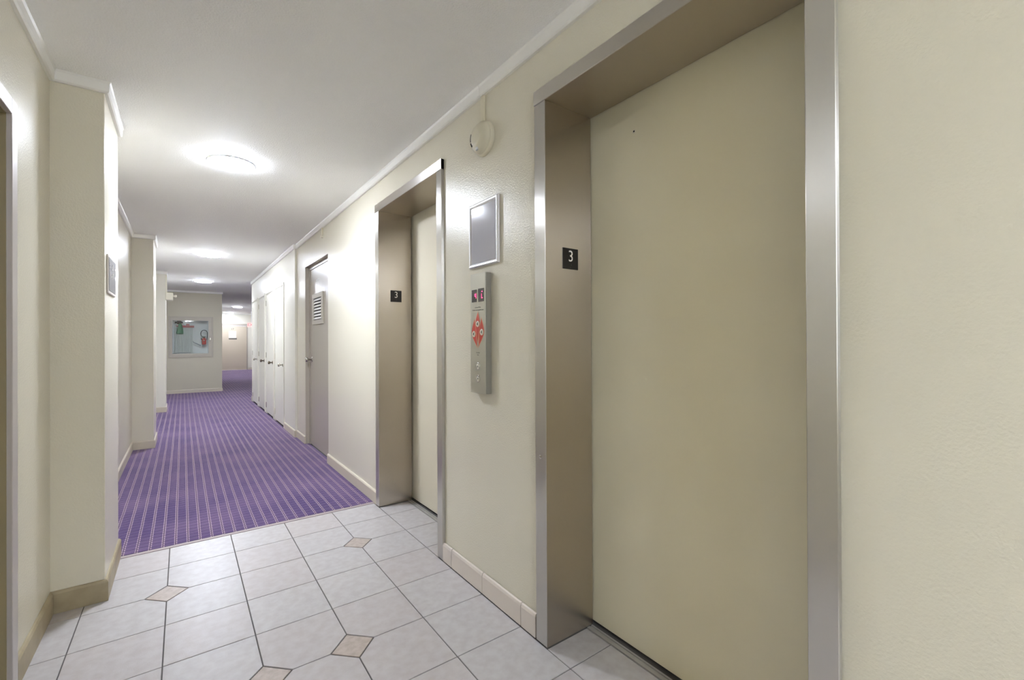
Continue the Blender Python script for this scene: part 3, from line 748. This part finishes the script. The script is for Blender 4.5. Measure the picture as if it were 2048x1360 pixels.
loop = [(fx-0.02, fy-0.02, 1.345), (fx-0.055, fy-0.03, 1.38), (fx-0.066, fy-0.03, 1.43), (fx-0.05, fy-0.03, 1.485), (fx-0.01, fy-0.03, 1.512), (fx+0.035, fy-0.03, 1.505), (fx+0.062, fy-0.03, 1.47), (fx+0.066, fy-0.03, 1.40), (fx+0.060, fy-0.03, 1.33), (fx+0.055, fy-0.03, 1.27)]
sm = []
for i in range(len(loop)-1):
    p0, p1, p2, p3 = [Vector(loop[max(0, min(len(loop)-1, i+j))]) for j in (-1, 0, 1, 2)]
    for k in range(4):
        t_ = k/4; sm.append(0.5*((2*p1)+(p2-p0)*t_+(2*p0-5*p1+4*p2-p3)*t_*t_+(3*p1-p0-3*p2+p3)*t_**3))
sm.append(Vector(loop[-1]))
MB().tube(sm, 0.0075, 8).build('hose', RUBBER, fe)
MB().cyl((fx-0.052, fy-0.01, 1.318), (fx-0.052, fy-0.01, 1.285), 0.010, 0.012, 12).build('nozzle', RUBBER, fe)

# ------------------------------------------------------------------ far door, its notices, exit sign
fdn = empty('far_door', ((FD[0]+FD[1])/2, YF, 0), 'beige door at the far end of the hall with a white notice', 'door')
MB().box(FD[0], FD[1], YF+0.010, YF+0.05, 0.014, FD[2], 0.001).build('door_leaf', DOORF, fdn)
fr4 = MB(); fr4.box(FD[0]-0.05, FD[0]-0.002, YF-0.012, YF+0.06, 0, FD[2]+0.10); fr4.box(FD[1]+0.002, FD[1]+0.05, YF-0.012, YF+0.06, 0, FD[2]+0.10); fr4.box(FD[0]-0.002, FD[1]+0.002, YF-0.012, YF+0.06, FD[2]+0.004, FD[2]+0.10)
fr4.build('door_frame', DOORG, fdn)
MB().box(FD[0], FD[1], YF-0.012, YF+0.055, 0.0041, 0.013).build('threshold', TRIM, fdn)
MB().box(1.600, 1.868, YF+0.006, YF+0.0098, 1.395, 1.690).build('notice', WHITEP, fdn)
MB().box(1.595, 1.895, YF+0.0055, YF+0.0098, 1.330, 1.388).build('name_strip', GREYTX, fdn)
text('door_number', '17', 0.105, at((1.735, YF+0.009, 1.775), *JB), GREYTX, fdn, 0.0008, off=0.002)
ex = empty('exit_sign', (2.42, 21.0, 2.0), 'pale exit sign with red letters near the far door', 'exit sign')
MB().box(2.10, 2.44, 21.0, 21.05, 1.815, 2.005, 0.006).build('housing', EXITM, ex)
MB().box(2.245, 2.295, 21.01, 21.04, 2.005, CEIL-0.001, 0.002).build('hanger', RIM, ex)
text('lettering', 'EXIT', 0.155, at((2.27, 20.999, 1.91), *JB), EXITR, ex, 0.0015, off=0.002)

# ------------------------------------------------------------------ door opening in the left wall beside the camera
y0, y1, zt = LDR
ldn = empty('side_door', (XL, (y0+y1)/2, 0), 'door in a pale steel frame at the left picture edge', 'door')
f5 = MB(); xo = XL+0.014
f5.box(XL-0.002, xo, y1+0.0005, y1+0.062, 0, zt+0.056, 0.002); f5.box(XL-0.002, xo, y0-0.062, y0-0.0005, 0, zt+0.056, 0.002); f5.box(XL-0.002, xo, y0, y1, zt+0.0005, zt+0.056, 0.002)
f5.build('casing', mat('pale steel frame', (196, 190, 188), 0.35, 0.35), ldn)
f6 = MB(); f6.box(XL-0.20, XL, y1-0.004, y1, 0, zt); f6.box(XL-0.20, XL, y0, y0+0.004, 0, zt); f6.box(XL-0.20, XL, y0+0.004, y1-0.004, zt-0.004, zt)
OLIVE = mat('olive brown door paint', (152, 140, 108), 0.4)
f6.build('jamb', OLIVE, ldn)
MB().box(XL-0.235, XL-0.20, y0, y1, 0.008, zt).build('door_leaf', OLIVE, ldn)
